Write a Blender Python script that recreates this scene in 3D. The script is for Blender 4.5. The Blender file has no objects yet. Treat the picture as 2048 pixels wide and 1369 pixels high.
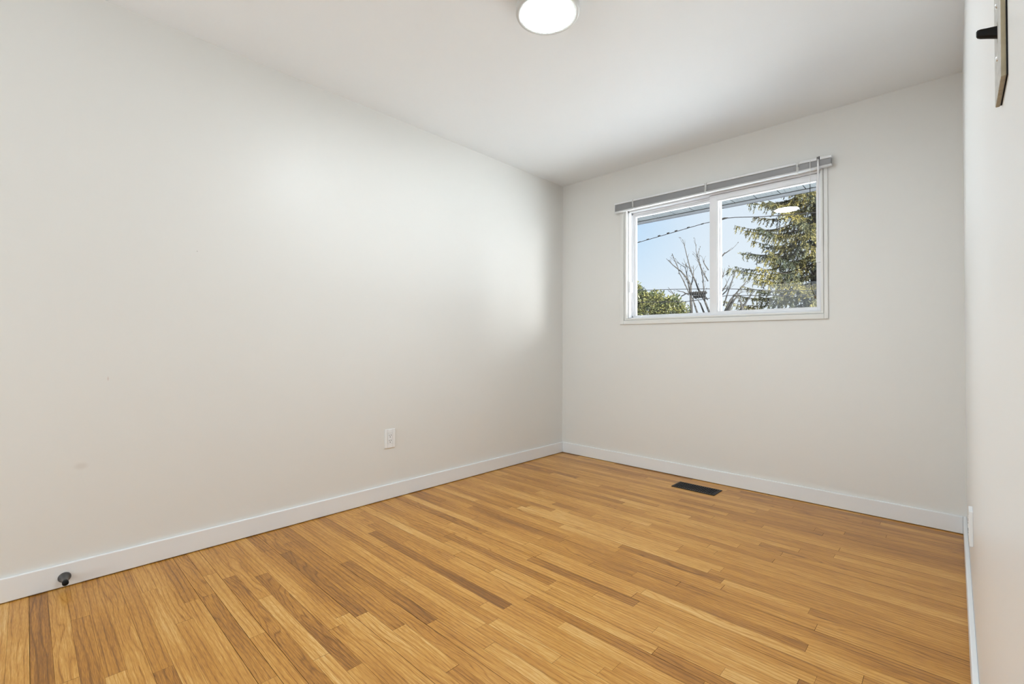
import bpy, math, random
from mathutils import Vector, Matrix, Euler, noise as mnoise

random.seed(7)
S = bpy.context.scene
COL = S.collection

# ------------------------------------------------------------------ camera
# room frame: X along the window wall (right +), Y towards the window wall, Z up
XL, XR, YB, YR, H = -2.590, 0.043, 3.421, -2.00, 2.44
cam = bpy.data.cameras.new('camera')
co = bpy.data.objects.new('camera', cam)
COL.objects.link(co)
r3 = Vector((0.7204, 0.6935, 0.0046)).normalized()
f3 = Vector((-0.6935, 0.7203, 0.0149)).normalized()
u3 = r3.cross(f3).normalized()
M = Matrix((r3, u3, -f3)).transposed().to_4x4()
M.translation = Vector((0, 0, 0.9852))
co.matrix_world = M
cam.sensor_width = 36.0
cam.lens = 927.32 / 2048 * 36.0
cam.shift_x = 9.30 / 2048
cam.shift_y = -9.74 / 2048
cam.clip_start = 0.004
cam.clip_end = 400
S.camera = co

# ------------------------------------------------------------------ colour management
S.view_settings.view_transform = 'Standard'
S.view_settings.look = 'None'
S.view_settings.gamma = 1.0
S.view_settings.exposure = 0.0
S.view_settings.use_curve_mapping = False
S.cycles.caustics_reflective = False
S.cycles.caustics_refractive = False
S.cycles.max_bounces = 8

# ------------------------------------------------------------------ sky
SKY_STRENGTH = 1.0
W = bpy.data.worlds.new('World')
S.world = W
W.use_nodes = True
wn, wl = W.node_tree.nodes, W.node_tree.links
wn.clear()
wout = wn.new('ShaderNodeOutputWorld')
wbg = wn.new('ShaderNodeBackground')
wbg.inputs['Strength'].default_value = SKY_STRENGTH
wtc = wn.new('ShaderNodeTexCoord')
wsp = wn.new('ShaderNodeSeparateXYZ')
wl.new(wtc.outputs['Generated'], wsp.inputs[0])
wr = wn.new('ShaderNodeValToRGB')
wl.new(wsp.outputs['Z'], wr.inputs[0])
el = wr.color_ramp.elements
el[0].position = 0.0
el[0].color = (0.84, 0.91, 0.98, 1)
el[1].position = 0.70
el[1].color = (0.25, 0.48, 0.92, 1)
for p_, c_ in ((0.08, (0.80, 0.89, 0.98, 1)), (0.16, (0.60, 0.80, 1.00, 1)), (0.25, (0.40, 0.68, 0.99, 1))):
    e_ = el.new(p_)
    e_.color = c_
# paler haze towards the sun's side of the sky
wm = wn.new('ShaderNodeMapRange')
wm.interpolation_type = 'SMOOTHSTEP'
wm.inputs[1].default_value = -0.58
wm.inputs[2].default_value = -0.30
wl.new(wsp.outputs['X'], wm.inputs[0])
wx = wn.new('ShaderNodeMix')
wx.data_type = 'RGBA'
wmul = wn.new('ShaderNodeMath')
wmul.operation = 'MULTIPLY'
wmul.inputs[1].default_value = 0.88
wl.new(wm.outputs[0], wmul.inputs[0])
wl.new(wmul.outputs[0], wx.inputs[0])
wl.new(wr.outputs[0], wx.inputs[6])
wx.inputs[7].default_value = (0.82, 0.90, 0.98, 1)
# sky brightness added right of the window's view to light the left wall
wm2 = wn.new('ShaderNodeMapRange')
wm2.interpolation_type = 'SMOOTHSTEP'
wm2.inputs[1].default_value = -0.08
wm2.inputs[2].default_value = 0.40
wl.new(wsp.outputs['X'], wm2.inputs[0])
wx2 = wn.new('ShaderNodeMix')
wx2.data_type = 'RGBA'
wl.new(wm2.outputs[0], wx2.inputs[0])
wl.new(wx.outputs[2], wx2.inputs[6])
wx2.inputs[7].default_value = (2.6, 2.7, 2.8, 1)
# added bright sky lobe, out of view, casting the left wall's light patch
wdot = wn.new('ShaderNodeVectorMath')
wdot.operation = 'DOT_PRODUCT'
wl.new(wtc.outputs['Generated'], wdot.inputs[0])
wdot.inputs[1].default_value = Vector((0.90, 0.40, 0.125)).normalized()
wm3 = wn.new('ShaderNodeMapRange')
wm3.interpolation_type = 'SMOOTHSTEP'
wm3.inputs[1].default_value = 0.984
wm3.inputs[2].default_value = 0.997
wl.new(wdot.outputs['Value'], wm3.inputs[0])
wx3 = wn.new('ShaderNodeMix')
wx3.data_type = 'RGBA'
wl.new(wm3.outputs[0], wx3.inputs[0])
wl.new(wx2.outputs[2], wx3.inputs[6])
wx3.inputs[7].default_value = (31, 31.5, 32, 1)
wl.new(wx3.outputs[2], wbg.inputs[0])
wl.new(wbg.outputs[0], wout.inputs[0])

# ------------------------------------------------------------------ sun (from behind the house, to the right)
SUN = 100.0
sd = bpy.data.lights.new('sun', 'SUN')
sd.energy = SUN
sd.angle = math.radians(0.6)
sd.color = (1.0, 0.965, 0.89)
so = bpy.data.objects.new('sun', sd)
COL.objects.link(so)
so.location = (12, -12, 12)
so.rotation_euler = Vector((-0.80, 0.62, -0.62)).to_track_quat('-Z', 'Y').to_euler()

LAMP = 175.0      # radiance of the ceiling lamp's diffuser

# added fill light, unseen, in an opening cut into the rear wall
REAR_FILL = 38.0
hd = bpy.data.lights.new('rear_fill_light', 'AREA')
hd.shape = 'RECTANGLE'
hd.size, hd.size_y = 1.56, 2.02
hd.energy = REAR_FILL
hd.color = (0.84, 0.94, 1.0)
ho = bpy.data.objects.new('rear_fill_light', hd)
COL.objects.link(ho)
ho.location = (-1.55, YR - 0.10, 1.04)
ho.rotation_euler = Vector((0, 1, 0)).to_track_quat('-Z', 'Z').to_euler()

# ------------------------------------------------------------------ helpers
def nodes_of(name):
    m = bpy.data.materials.new(name)
    m.use_nodes = True
    nt = m.node_tree
    b = nt.nodes['Principled BSDF']
    return m, nt.nodes, nt.links, b

def mat(name, col, rough=0.5, metal=0.0, spec=0.5, bump=0.0, bscale=200.0, var=0.0, vscale=4.0):
    m, n, l, b = nodes_of(name)
    b.inputs['Base Color'].default_value = (*col, 1)
    b.inputs['Roughness'].default_value = rough
    b.inputs['Metallic'].default_value = metal
    b.inputs['Specular IOR Level'].default_value = spec
    tc = n.new('ShaderNodeTexCoord')
    if bump:
        nz = n.new('ShaderNodeTexNoise')
        nz.inputs['Scale'].default_value = bscale
        nz.inputs['Detail'].default_value = 4
        l.new(tc.outputs['Object'], nz.inputs['Vector'])
        bp = n.new('ShaderNodeBump')
        bp.inputs['Strength'].default_value = bump
        bp.inputs['Distance'].default_value = 0.002
        l.new(nz.outputs['Fac'], bp.inputs['Height'])
        l.new(bp.outputs[0], b.inputs['Normal'])
    if var:
        nv = n.new('ShaderNodeTexNoise')
        nv.inputs['Scale'].default_value = vscale
        nv.inputs['Detail'].default_value = 5
        l.new(tc.outputs['Object'], nv.inputs['Vector'])
        mx = n.new('ShaderNodeMix')
        mx.data_type = 'RGBA'
        l.new(nv.outputs['Fac'], mx.inputs[0])
        mx.inputs[6].default_value = (*[c * (1 - var) for c in col], 1)
        mx.inputs[7].default_value = (*[min(1, c * (1 + var)) for c in col], 1)
        l.new(mx.outputs[2], b.inputs['Base Color'])
    return m

class MB:
    """collects shapes and links them as one mesh object"""
    def __init__(s):
        s.v, s.f, s.sm, s.mi = [], [], [], []
        s.k = 0
    def add(s, vs, fs, smooth=False):
        o = len(s.v)
        s.v += [tuple(v) for v in vs]
        for f in fs:
            s.f.append([i + o for i in f])
            s.sm.append(smooth)
            s.mi.append(s.k)
        return s
    def box(s, x0, x1, y0, y1, z0, z1):
        vs = [(x, y, z) for z in (z0, z1) for y in (y0, y1) for x in (x0, x1)]
        return s.add(vs, [(0, 2, 3, 1), (4, 5, 7, 6), (0, 1, 5, 4), (2, 6, 7, 3), (0, 4, 6, 2), (1, 3, 7, 5)])
    def tube(s, pts, rad, n=8, cap=True, smooth=True):
        pts = [Vector(p) for p in pts]
        if not isinstance(rad, (list, tuple)):
            rad = [rad] * len(pts)
        rings = []
        up = Vector((0.123, 0.456, 0.88)).normalized()
        for i, p in enumerate(pts):
            a = pts[max(0, i - 1)]
            b = pts[min(len(pts) - 1, i + 1)]
            d = (b - a)
            d = d.normalized() if d.length > 1e-9 else Vector((0, 0, 1))
            x = d.cross(up)
            if x.length < 0.05:
                x = d.cross(Vector((1, 0, 0)))
            x.normalize()
            y = d.cross(x)
            rings.append([p + (x * math.cos(2 * math.pi * j / n) + y * math.sin(2 * math.pi * j / n)) * rad[i] for j in range(n)])
        vs = [v for r in rings for v in r]
        fs = []
        for i in range(len(pts) - 1):
            for j in range(n):
                k = (j + 1) % n
                fs.append((i * n + j, i * n + k, (i + 1) * n + k, (i + 1) * n + j))
        s.add(vs, fs, smooth)
        if cap:
            o = len(s.v) - len(vs)
            s.f.append([o + j for j in range(n)][::-1]); s.sm.append(False); s.mi.append(s.k)
            s.f.append([o + (len(pts) - 1) * n + j for j in range(n)]); s.sm.append(False); s.mi.append(s.k)
        return s
    def lathe(s, prof, n=48, axis='Z', org=(0, 0, 0), smooth=True):
        """prof: (radius, height) pairs; a radius of 0 closes the end"""
        vs, fs, rows = [], [], []
        ox, oy, oz = org
        for r, h in prof:
            row = []
            cnt = 1 if r <= 1e-9 else n
            for j in range(cnt):
                a = 2 * math.pi * j / n
                c, q = r * math.cos(a), r * math.sin(a)
                row.append(len(vs))
                if axis == 'Z':
                    vs.append((ox + c, oy + q, oz + h))
                elif axis == 'X':
                    vs.append((ox + h, oy + c, oz + q))
                else:
                    vs.append((ox + q, oy + h, oz + c))
            rows.append(row)
        for a, b in zip(rows, rows[1:]):
            for j in range(n):
                k = (j + 1) % n
                if len(a) == 1 and len(b) == 1:
                    continue
                if len(a) == 1:
                    fs.append((a[0], b[k], b[j]))
                elif len(b) == 1:
                    fs.append((a[j], a[k], b[0]))
                else:
                    fs.append((a[j], a[k], b[k], b[j]))
        return s.add(vs, fs, smooth)
    def build(s, name, m, parent=None, bevel=0.0, seg=2):
        me = bpy.data.meshes.new(name)
        me.from_pydata(s.v, [], s.f)
        ms = m if isinstance(m, (list, tuple)) else [m]
        for q in ms:
            me.materials.append(q)
        me.polygons.foreach_set('use_smooth', s.sm)
        me.polygons.foreach_set('material_index', s.mi)
        me.update()
        o = bpy.data.objects.new(name, me)
        COL.objects.link(o)
        if parent:
            o.parent = parent
            o.matrix_parent_inverse = Matrix.Translation(-parent.location)
        if bevel:
            md = o.modifiers.new('bevel', 'BEVEL')
            md.width = bevel
            md.segments = seg
            md.limit_method = 'ANGLE'
            md.angle_limit = math.radians(40)
            md.harden_normals = False
        return o

def thing(name, label, cat, loc=(0, 0, 0), group=None):
    o = bpy.data.objects.new(name, None)
    o.empty_display_size = 0.05
    COL.objects.link(o)
    o.location = loc
    o['label'] = label
    o['category'] = cat
    if group:
        o['group'] = group
    return o

def tag(o, label, cat, group=None, kind=None):
    o['label'] = label
    o['category'] = cat
    if group:
        o['group'] = group
    if kind:
        o['kind'] = kind
    return o

def struct(o, label=None):
    o['kind'] = 'structure'
    if label:
        o['label'] = label
        o['category'] = label.split()[-1]
    return o

# ------------------------------------------------------------------ materials
def wall_paint(name, col, rough, marks=(), wavy=False, spec=0.5):
    m, n, l, b = nodes_of(name)
    tc = n.new('ShaderNodeTexCoord')
    if wavy:      # very shallow waviness of the plaster
        c = n.new('ShaderNodeTexNoise'); c.inputs['Scale'].default_value = 2.2; c.inputs['Detail'].default_value = 0
        l.new(tc.outputs['Object'], c.inputs['Vector'])
        b2 = n.new('ShaderNodeBump'); b2.inputs['Strength'].default_value = 0.10; b2.inputs['Distance'].default_value = 0.02
        l.new(c.outputs['Fac'], b2.inputs['Height'])
        l.new(b2.outputs[0], b.inputs['Normal'])
    b.inputs['Roughness'].default_value = rough
    b.inputs['Specular IOR Level'].default_value = spec
    b.inputs['Base Color'].default_value = (*col, 1)
    prev = None
    for (pos, sx, sy, sz, mc, st) in marks:       # small scuffs with a shape of their own
        mp = n.new('ShaderNodeMapping'); mp.vector_type = 'TEXTURE'
        mp.inputs['Location'].default_value = pos
        mp.inputs['Scale'].default_value = (sx, sy, sz)
        l.new(tc.outputs['Object'], mp.inputs[0])
        ln = n.new('ShaderNodeVectorMath'); ln.operation = 'LENGTH'
        l.new(mp.outputs[0], ln.inputs[0])
        mr = n.new('ShaderNodeMapRange'); mr.interpolation_type = 'SMOOTHSTEP'
        mr.inputs[1].default_value = 0.2; mr.inputs[2].default_value = 1.0
        mr.inputs[3].default_value = st; mr.inputs[4].default_value = 0.0
        l.new(ln.outputs['Value'], mr.inputs[0])
        mx = n.new('ShaderNodeMix'); mx.data_type = 'RGBA'
        l.new(mr.outputs[0], mx.inputs[0])
        if prev is None:
            mx.inputs[6].default_value = (*col, 1)
        else:
            l.new(prev, mx.inputs[6])
        mx.inputs[7].default_value = (*mc, 1)
        prev = mx.outputs[2]
    if prev is not None:
        l.new(prev, b.inputs['Base Color'])
    return m

M_wall = wall_paint('wall_paint', (0.80, 0.785, 0.75), 0.40)
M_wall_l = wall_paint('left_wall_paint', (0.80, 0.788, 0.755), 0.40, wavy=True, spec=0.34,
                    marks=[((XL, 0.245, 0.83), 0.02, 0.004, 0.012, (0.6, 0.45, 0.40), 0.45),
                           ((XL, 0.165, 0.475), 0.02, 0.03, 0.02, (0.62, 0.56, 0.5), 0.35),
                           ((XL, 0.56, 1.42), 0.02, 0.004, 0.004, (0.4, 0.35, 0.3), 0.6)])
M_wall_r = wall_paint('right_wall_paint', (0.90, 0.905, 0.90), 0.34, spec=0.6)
M_ceil = wall_paint('ceiling_paint', (0.90, 0.92, 0.935), 0.62)
M_trim = mat('white_trim', (0.86, 0.87, 0.88), 0.35)
M_casing = mat('casing_paint', (0.80, 0.79, 0.76), 0.40)
M_vinyl = mat('white_vinyl', (0.84, 0.84, 0.86), 0.30)
M_plastic = mat('white_plastic', (0.88, 0.885, 0.89), 0.32)
M_slat = mat('slat_metal', (0.72, 0.72, 0.73), 0.40)
M_rail = mat('rail_metal', (0.84, 0.84, 0.85), 0.28)
M_cord = mat('white_cord', (0.82, 0.82, 0.80), 0.7)
M_dcord = mat('backlit_cord', (0.03, 0.035, 0.03), 0.8, spec=0.1)  # white cord seen against the light, its darkness put into the colour
M_black = mat('black_metal', (0.008, 0.007, 0.007), 0.45, spec=0.25)
M_louver = mat('louver_metal', (0.060, 0.062, 0.068), 0.35, spec=0.4)
M_dark = mat('black_void', (0.004, 0.004, 0.004), 0.9)
M_slot = mat('slot_dark', (0.035, 0.035, 0.04), 0.7)
M_bronze = mat('dark_bronze', (0.10, 0.098, 0.098), 0.35, metal=0.6)
M_rubber = mat('black_rubber', (0.006, 0.006, 0.006), 0.6, spec=0.2)
M_lampring = mat('lamp_trim', (0.60, 0.60, 0.58), 0.4)
M_screw = mat('screw_steel', (0.75, 0.75, 0.76), 0.25, metal=1.0)
M_plate = mat('grey_stone_plate', (0.50, 0.49, 0.46), 0.55, var=0.6, vscale=110, bump=0.2, bscale=300)
M_plate_edge = mat('brown_plate_edge', (0.34, 0.29, 0.19), 0.5, var=0.3, vscale=90)
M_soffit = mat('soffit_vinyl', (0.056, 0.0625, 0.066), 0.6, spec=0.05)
M_gutter = mat('gutter_metal', (0.034, 0.036, 0.042), 0.6, spec=0.05)
M_siding = mat('siding', (0.4320, 0.4320, 0.4176), 0.7)
M_ground = mat('winter_ground', (0.70, 0.78, 0.88), 0.9, var=0.15, vscale=0.6)
M_bark = mat('spruce_bark', (0.0072, 0.0065, 0.0058), 0.9, spec=0.05, var=0.3, vscale=12)
M_bare = mat('bare_bark', (0.0108, 0.0104, 0.0101), 0.9, spec=0.05, var=0.3, vscale=10)
M_wire = mat('black_wire', (0.0043, 0.0043, 0.0047), 0.8, spec=0.05)
M_splice = mat('splice_rubber', (0.0036, 0.0036, 0.0036), 0.8, spec=0.05)

def leaf_mat(name, ca, cb, rough, scale):
    m, n, l, b = nodes_of(name)
    tc = n.new('ShaderNodeTexCoord')
    nz = n.new('ShaderNodeTexNoise'); nz.inputs['Scale'].default_value = scale; nz.inputs['Detail'].default_value = 3
    l.new(tc.outputs['Object'], nz.inputs['Vector'])
    rp = n.new('ShaderNodeValToRGB')
    rp.color_ramp.elements[0].position = 0.38; rp.color_ramp.elements[0].color = (*ca, 1)
    rp.color_ramp.elements[1].position = 0.62; rp.color_ramp.elements[1].color = (*cb, 1)
    l.new(nz.outputs['Fac'], rp.inputs[0])
    l.new(rp.outputs[0], b.inputs['Base Color'])
    b.inputs['Roughness'].default_value = rough
    b.inputs['Specular IOR Level'].default_value = 0.08
    # thin leaves let some light through
    tr = n.new('ShaderNodeBsdfTranslucent')
    l.new(rp.outputs[0], tr.inputs[0])
    mx = n.new('ShaderNodeMixShader'); mx.inputs[0].default_value = 0.25
    l.new(b.outputs[0], mx.inputs[1]); l.new(tr.outputs[0], mx.inputs[2])
    l.new(mx.outputs[0], n['Material Output'].inputs[0])
    return m
M_needle = leaf_mat('spruce_needles', (0.0115, 0.0144, 0.0094), (0.0418, 0.0360, 0.0101), 0.6, 1.6)
M_leaf = leaf_mat('shrub_leaves', (0.0094, 0.0130, 0.0065), (0.0360, 0.0360, 0.0130), 0.35, 5.0)

# thin window glass: clear with the reflection a pane has at each angle
M_glass, n, l, b = nodes_of('window_glass')
n.remove(b)
geo = n.new('ShaderNodeNewGeometry')
dt = n.new('ShaderNodeVectorMath'); dt.operation = 'DOT_PRODUCT'
l.new(geo.outputs['Normal'], dt.inputs[0]); l.new(geo.outputs['Incoming'], dt.inputs[1])
ab = n.new('ShaderNodeMath'); ab.operation = 'ABSOLUTE'; l.new(dt.outputs['Value'], ab.inputs[0])
om = n.new('ShaderNodeMath'); om.operation = 'SUBTRACT'; om.inputs[0].default_value = 1; l.new(ab.outputs[0], om.inputs[1])
pw = n.new('ShaderNodeMath'); pw.operation = 'POWER'; l.new(om.outputs[0], pw.inputs[0]); pw.inputs[1].default_value = 5
ml = n.new('ShaderNodeMath'); ml.operation = 'MULTIPLY_ADD'; l.new(pw.outputs[0], ml.inputs[0]); ml.inputs[1].default_value = 0.96; ml.inputs[2].default_value = 0.04
tb = n.new('ShaderNodeBsdfTransparent'); tb.inputs[0].default_value = (0.97, 0.985, 0.98, 1)
gb = n.new('ShaderNodeBsdfGlossy'); gb.inputs['Roughness'].default_value = 0.0
mx = n.new('ShaderNodeMixShader')
l.new(ml.outputs[0], mx.inputs[0]); l.new(tb.outputs[0], mx.inputs[1]); l.new(gb.outputs[0], mx.inputs[2])
l.new(mx.outputs[0], n['Material Output'].inputs[0])

# lit lamp diffuser
M_lit, n, l, b = nodes_of('lit_diffuser')
b.inputs['Base Color'].default_value = (0.9, 0.9, 0.9, 1)
b.inputs['Emission Color'].default_value = (0.83, 0.935, 1.0, 1)
b.inputs['Emission Strength'].default_value = LAMP

# clear wand plastic
M_wand = mat('wand_plastic', (0.88, 0.88, 0.89), 0.15)

# oak strip floor: every board has its own tone (vertex colour set per board) and grain
M_oak, n, l, b = nodes_of('oak_strip')
at = n.new('ShaderNodeAttribute'); at.attribute_name = 'board'
tc = n.new('ShaderNodeTexCoord')
sx = n.new('ShaderNodeSeparateXYZ'); l.new(tc.outputs['Object'], sx.inputs[0])
sc = n.new('ShaderNodeSeparateColor'); l.new(at.outputs['Color'], sc.inputs[0])   # R tone, G seed, B figure
def mth(op, a, b_=None, c_=None):
    q = n.new('ShaderNodeMath'); q.operation = op
    for i, v in enumerate((a, b_, c_)):
        if v is None:
            continue
        if isinstance(v, (int, float)):
            q.inputs[i].default_value = v
        else:
            l.new(v, q.inputs[i])
    return q.outputs[0]
def vec(x, y, z):
    q = n.new('ShaderNodeCombineXYZ')
    for i, v in enumerate((x, y, z)):
        if isinstance(v, (int, float)):
            q.inputs[i].default_value = v
        else:
            l.new(v, q.inputs[i])
    return q.outputs[0]
def nois(v, s_, d_, di=0.0):
    q = n.new('ShaderNodeTexNoise'); q.inputs['Scale'].default_value = s_; q.inputs['Detail'].default_value = d_
    q.inputs['Distortion'].default_value = di
    l.new(v, q.inputs['Vector'])
    return q.outputs['Fac']
seedx = mth('MULTIPLY', sc.outputs[1], 37.0)
X_, Y_ = sx.outputs[0], sx.outputs[1]
xs = mth('ADD', X_, seedx)
# slow warp gives cathedral figure, its strength differs from board to board
warp = nois(vec(mth('MULTIPLY', xs, 1.6), mth('MULTIPLY', Y_, 9.0), seedx), 1.0, 2.0)
fig = mth('MULTIPLY_ADD', mth('MULTIPLY', sc.outputs[2], sc.outputs[2]), 14.0, 2.0)
ph = mth('MULTIPLY_ADD', warp, fig, mth('MULTIPLY', Y_, 60.0))
rings = mth('FRACT', ph)
rings = mth('ABSOLUTE', mth('SUBTRACT', mth('MULTIPLY', rings, 2.0), 1.0))
rings = mth('POWER', rings, 5.0)
streak = nois(vec(mth('MULTIPLY', xs, 4.5), mth('MULTIPLY', Y_, 260.0), seedx), 1.0, 4.0)
pores = nois(vec(mth('MULTIPLY', xs, 28.0), mth('MULTIPLY', Y_, 620.0), seedx), 1.0, 2.0)
blot = nois(vec(mth('MULTIPLY', xs, 2.5), mth('MULTIPLY', Y_, 12.0), seedx), 1.0, 3.0)
tone = mth('ADD', sc.outputs[0], mth('MULTIPLY', mth('SUBTRACT', blot, 0.5), 0.62))
tone = mth('SUBTRACT', tone, mth('MULTIPLY', rings, 0.30))
tone = mth('ADD', tone, mth('MULTIPLY', mth('SUBTRACT', streak, 0.5), 0.62))
tone = mth('ADD', tone, mth('MULTIPLY', mth('SUBTRACT', pores, 0.5), 0.75))
rp = n.new('ShaderNodeValToRGB')
l.new(tone, rp.inputs[0])
e = rp.color_ramp.elements
e[0].position = 0.0; e[0].color = (0.190, 0.072, 0.009, 1)
e[1].position = 1.0; e[1].color = (0.76, 0.49, 0.190, 1)
for p_, c_ in ((0.25, (0.315, 0.125, 0.016, 1)), (0.5, (0.505, 0.222, 0.032, 1)), (0.75, (0.635, 0.325, 0.072, 1))):
    q = e.new(p_); q.color = c_
l.new(rp.outputs[0], b.inputs['Base Color'])
rg = mth('MULTIPLY_ADD', streak, 0.16, 0.24)
l.new(rg, b.inputs['Roughness'])
b.inputs['Specular IOR Level'].default_value = 0.5
bp = n.new('ShaderNodeBump'); bp.inputs['Strength'].default_value = 0.10; bp.inputs['Distance'].default_value = 0.0006
l.new(mth('ADD', streak, mth('MULTIPLY', warp, 2.0)), bp.inputs['Height'])
l.new(bp.outputs[0], b.inputs['Normal'])
M_sub = mat('floor_gap', (0.025, 0.013, 0.006), 0.9)

# ------------------------------------------------------------------ room shell
T = 0.13
# window opening
WX0, WX1, WZ0, WZ1 = -1.952, -0.578, 1.186, 2.100
w = MB()
w.box(XL - T, WX0, YB, YB + T, -0.25, H + 0.02)
w.box(WX1, XR + T, YB, YB + T, -0.25, H + 0.02)
w.box(WX0, WX1, YB, YB + T, -0.25, WZ0)
w.box(WX0, WX1, YB, YB + T, WZ1, H + 0.02)
struct(w.build('wall_back', M_wall))
struct(MB().box(XL - T, XL, YR - T, YB, -0.25, H + 0.02).build('wall_left', M_wall_l))
struct(MB().box(XR, XR + T, YR - T, YB, -0.25, H + 0.02).build('wall_right', M_wall_r))
w = MB()      # rear wall with an opening added for the fill light behind the camera
DX0, DX1, DZ = -2.35, -0.75, 2.08
w.box(XL, DX0, YR - T, YR, -0.25, H + 0.02)
w.box(DX1, XR, YR - T, YR, -0.25, H + 0.02)
w.box(DX0, DX1, YR - T, YR, DZ, H + 0.02)
struct(w.build('wall_rear', M_wall))
w = MB()      # hall added unseen behind the fill light, closed to keep sun out
w.box(XL, XR, YR - T - 1.2, YR - T - 1.1, -0.25, H)
w.box(XL - T, XL, YR - T - 1.2, YR - T, -0.25, H)
w.box(XR, XR + T, YR - T - 1.2, YR - T, -0.25, H)
w.box(XL - T, XR + T, YR - T - 1.2, YR - T, H, H + 0.2)
w.box(XL, XR, YR - T - 1.2, YR, -0.25, -0.002)
struct(w.build('wall_added_hall', M_wall))
struct(MB().box(XL - T, XR + T, YR - T, YB + T, H, H + 0.22).build('ceiling', M_ceil))

# floor of individual strips laid parallel to the window wall
PITCH, Y0 = 0.0508, 0.022
fixed = {  # row: [(x0, x1, tone, figure)] boards that stand out; a few pale ones also carry painted window sheen
    0: [(-2.60, -1.62, 0.20, 0.3)], -1: [(-2.60, -1.55, 0.62, 0.4)], 1: [(-2.60, -1.86, 0.60, 0.8), (-1.86, -1.3, 0.58, 0.7)],
    2: [(-2.60, -2.252, 0.60, 0.3), (-2.252, -1.72, 0.30, 0.2)], 3: [(-2.60, -1.8, 0.45, 0.3)], 4: [(-2.60, -1.5, 0.60, 0.6)],
    11: [(-2.20, -1.2, 0.30, 0.9)], 8: [(-2.1, -1.3, 0.64, 0.2)], 9: [(-2.10, -1.45, 0.32, 0.8)],
    13: [(-2.60, -2.125, 0.60, 0.3), (-2.125, -1.32, 0.27, 1.0)], 14: [(-2.60, -1.55, 0.64, 0.3)],
    15: [(-2.35, -1.6, 0.36, 0.4)], 18: [(-2.06, -1.72, 0.33, 0.3)],
    24: [(-2.60, -2.195, 0.60, 0.3), (-2.195, -1.211, 0.13, 0.15), (-1.211, -0.75, 0.60, 0.3)],
    26: [(-2.5, -1.665, 0.42, 0.5), (-1.665, -1.2, 0.62, 0.8)], 27: [(-1.45, -0.7, 0.70, 0.6)],
    31: [(-2.0, -1.41, 0.58, 0.3), (-1.41, -0.875, 0.22, 0.25), (-0.875, -0.3, 0.64, 0.3)],
    36: [(-2.60, -2.11, 0.58, 0.3), (-2.11, -1.42, 0.24, 0.3)],
    33: [(-0.9, -0.2, 0.74, 0.7)], 22: [(-0.9, -0.3, 0.76, 0.8)], 20: [(-1.1, -0.35, 0.78, 0.7)], 21: [(-0.75, -0.2, 0.68, 1.0)],
    25: [(-1.0, -0.45, 0.72, 0.9)], 29: [(-0.75, -0.1, 0.72, 0.8)],  # pale tones here and just above partly imitate the window's sheen
    58: [(-0.42, 0.06, 0.30, 0.6)], 46: [(-1.2, -0.6, 0.34, 0.2)],
}
fl = MB()
cols = []
rng = random.Random(31)
k = int((YR - Y0) / PITCH) - 1
while Y0 + k * PITCH < YB:
    ya, yb = max(YR, Y0 + k * PITCH), min(YB, Y0 + (k + 1) * PITCH)
    if yb - ya > 0.004:
        segs = sorted(fixed.get(k, []))
        out = []
        def fill(x0, x1):
            x = x0
            while x < x1 - 1e-4:
                L = rng.uniform(0.28, 1.15)
                if x1 - x - L < 0.22:
                    L = x1 - x
                out.append((x, x + L, min(0.80, max(0.34, rng.gauss(0.58, 0.13))), rng.random() ** 1.5))
                x += L
        x = XL
        first = True
        for sg in segs:
            s0, s1 = max(XL, sg[0]), min(XR, sg[1])
            if s0 > x + 0.02:
                fill(x, s0)
            out.append((s0, s1, sg[2] + (0.12 if sg[2] < 0.45 else 0.03), sg[3]))
            x = s1
        if x < XR - 0.02:
            if not segs:
                L = rng.uniform(0.1, 0.9)
                out.append((x, x + L, min(0.80, max(0.34, rng.gauss(0.58, 0.13))), rng.random() ** 1.5))
                x += L
            fill(x, XR)
        g = rng.choice([0.0002, 0.0003, 0.0004, 0.0006, 0.0012])
        for (x0, x1, tn, fg) in out:
            e0 = rng.choice([0.0002, 0.0004, 0.0007])
            fl.add([(x0 + e0, ya + g, 0), (x1 - e0, ya + g, 0), (x1 - e0, yb - 0.0002, 0), (x0 + e0, yb - 0.0002, 0)], [(0, 1, 2, 3)])
            cols.append((tn, rng.random(), fg, 1))
    k += 1
nb = len(cols)
fl.k = 1
fl.box(XL, XR, YR, YB, -0.2, -0.0015)
fo = fl.build('floor', [M_oak, M_sub])
ca = fo.data.color_attributes.new('board', 'FLOAT_COLOR', 'CORNER')
for i, pl in enumerate(fo.data.polygons):
    c = cols[i] if i < nb else (0, 0, 0, 1)
    for li in pl.loop_indices:
        ca.data[li].color = c
struct(fo)

# baseboards, a hair above the floor as in the photo
BH, BT, BG = 0.094, 0.014, 0.003
struct(MB().box(XL, XL + BT, YR, YB, BG, BH).build('baseboard_left', M_trim, bevel=0.0035, seg=3))
struct(MB().box(XL + BT, XR - BT, YB - BT, YB, BG, BH).build('baseboard_back', M_trim, bevel=0.0035, seg=3))
struct(MB().box(XR - BT, XR, YR, YB, BG, BH).build('baseboard_right', M_trim, bevel=0.0035, seg=3))

# ------------------------------------------------------------------ window
# picture-frame casing with a stepped inner edge and the board that carries the blind
c = MB()
CX0, CX1, CZ0 = -1.991, -0.553, 1.150
for (d0, a0, a1, z0, z1) in ((0.012, 0.0, 0.0, 0, 0),):
    c.box(CX0, WX0 - 0.004, YB - 0.012, YB, CZ0, 2.095)
    c.box(WX1 + 0.004, CX1, YB - 0.012, YB, CZ0, 2.095)
    c.box(WX0 - 0.004, WX1 + 0.004, YB - 0.012, YB, CZ0, WZ0 - 0.004)
    c.box(CX0 - 0.012, CX1 + 0.018, YB - 0.026, YB, 2.095, 2.158)
struct(c.build('trim_1', M_casing, bevel=0.003, seg=2))
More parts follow.
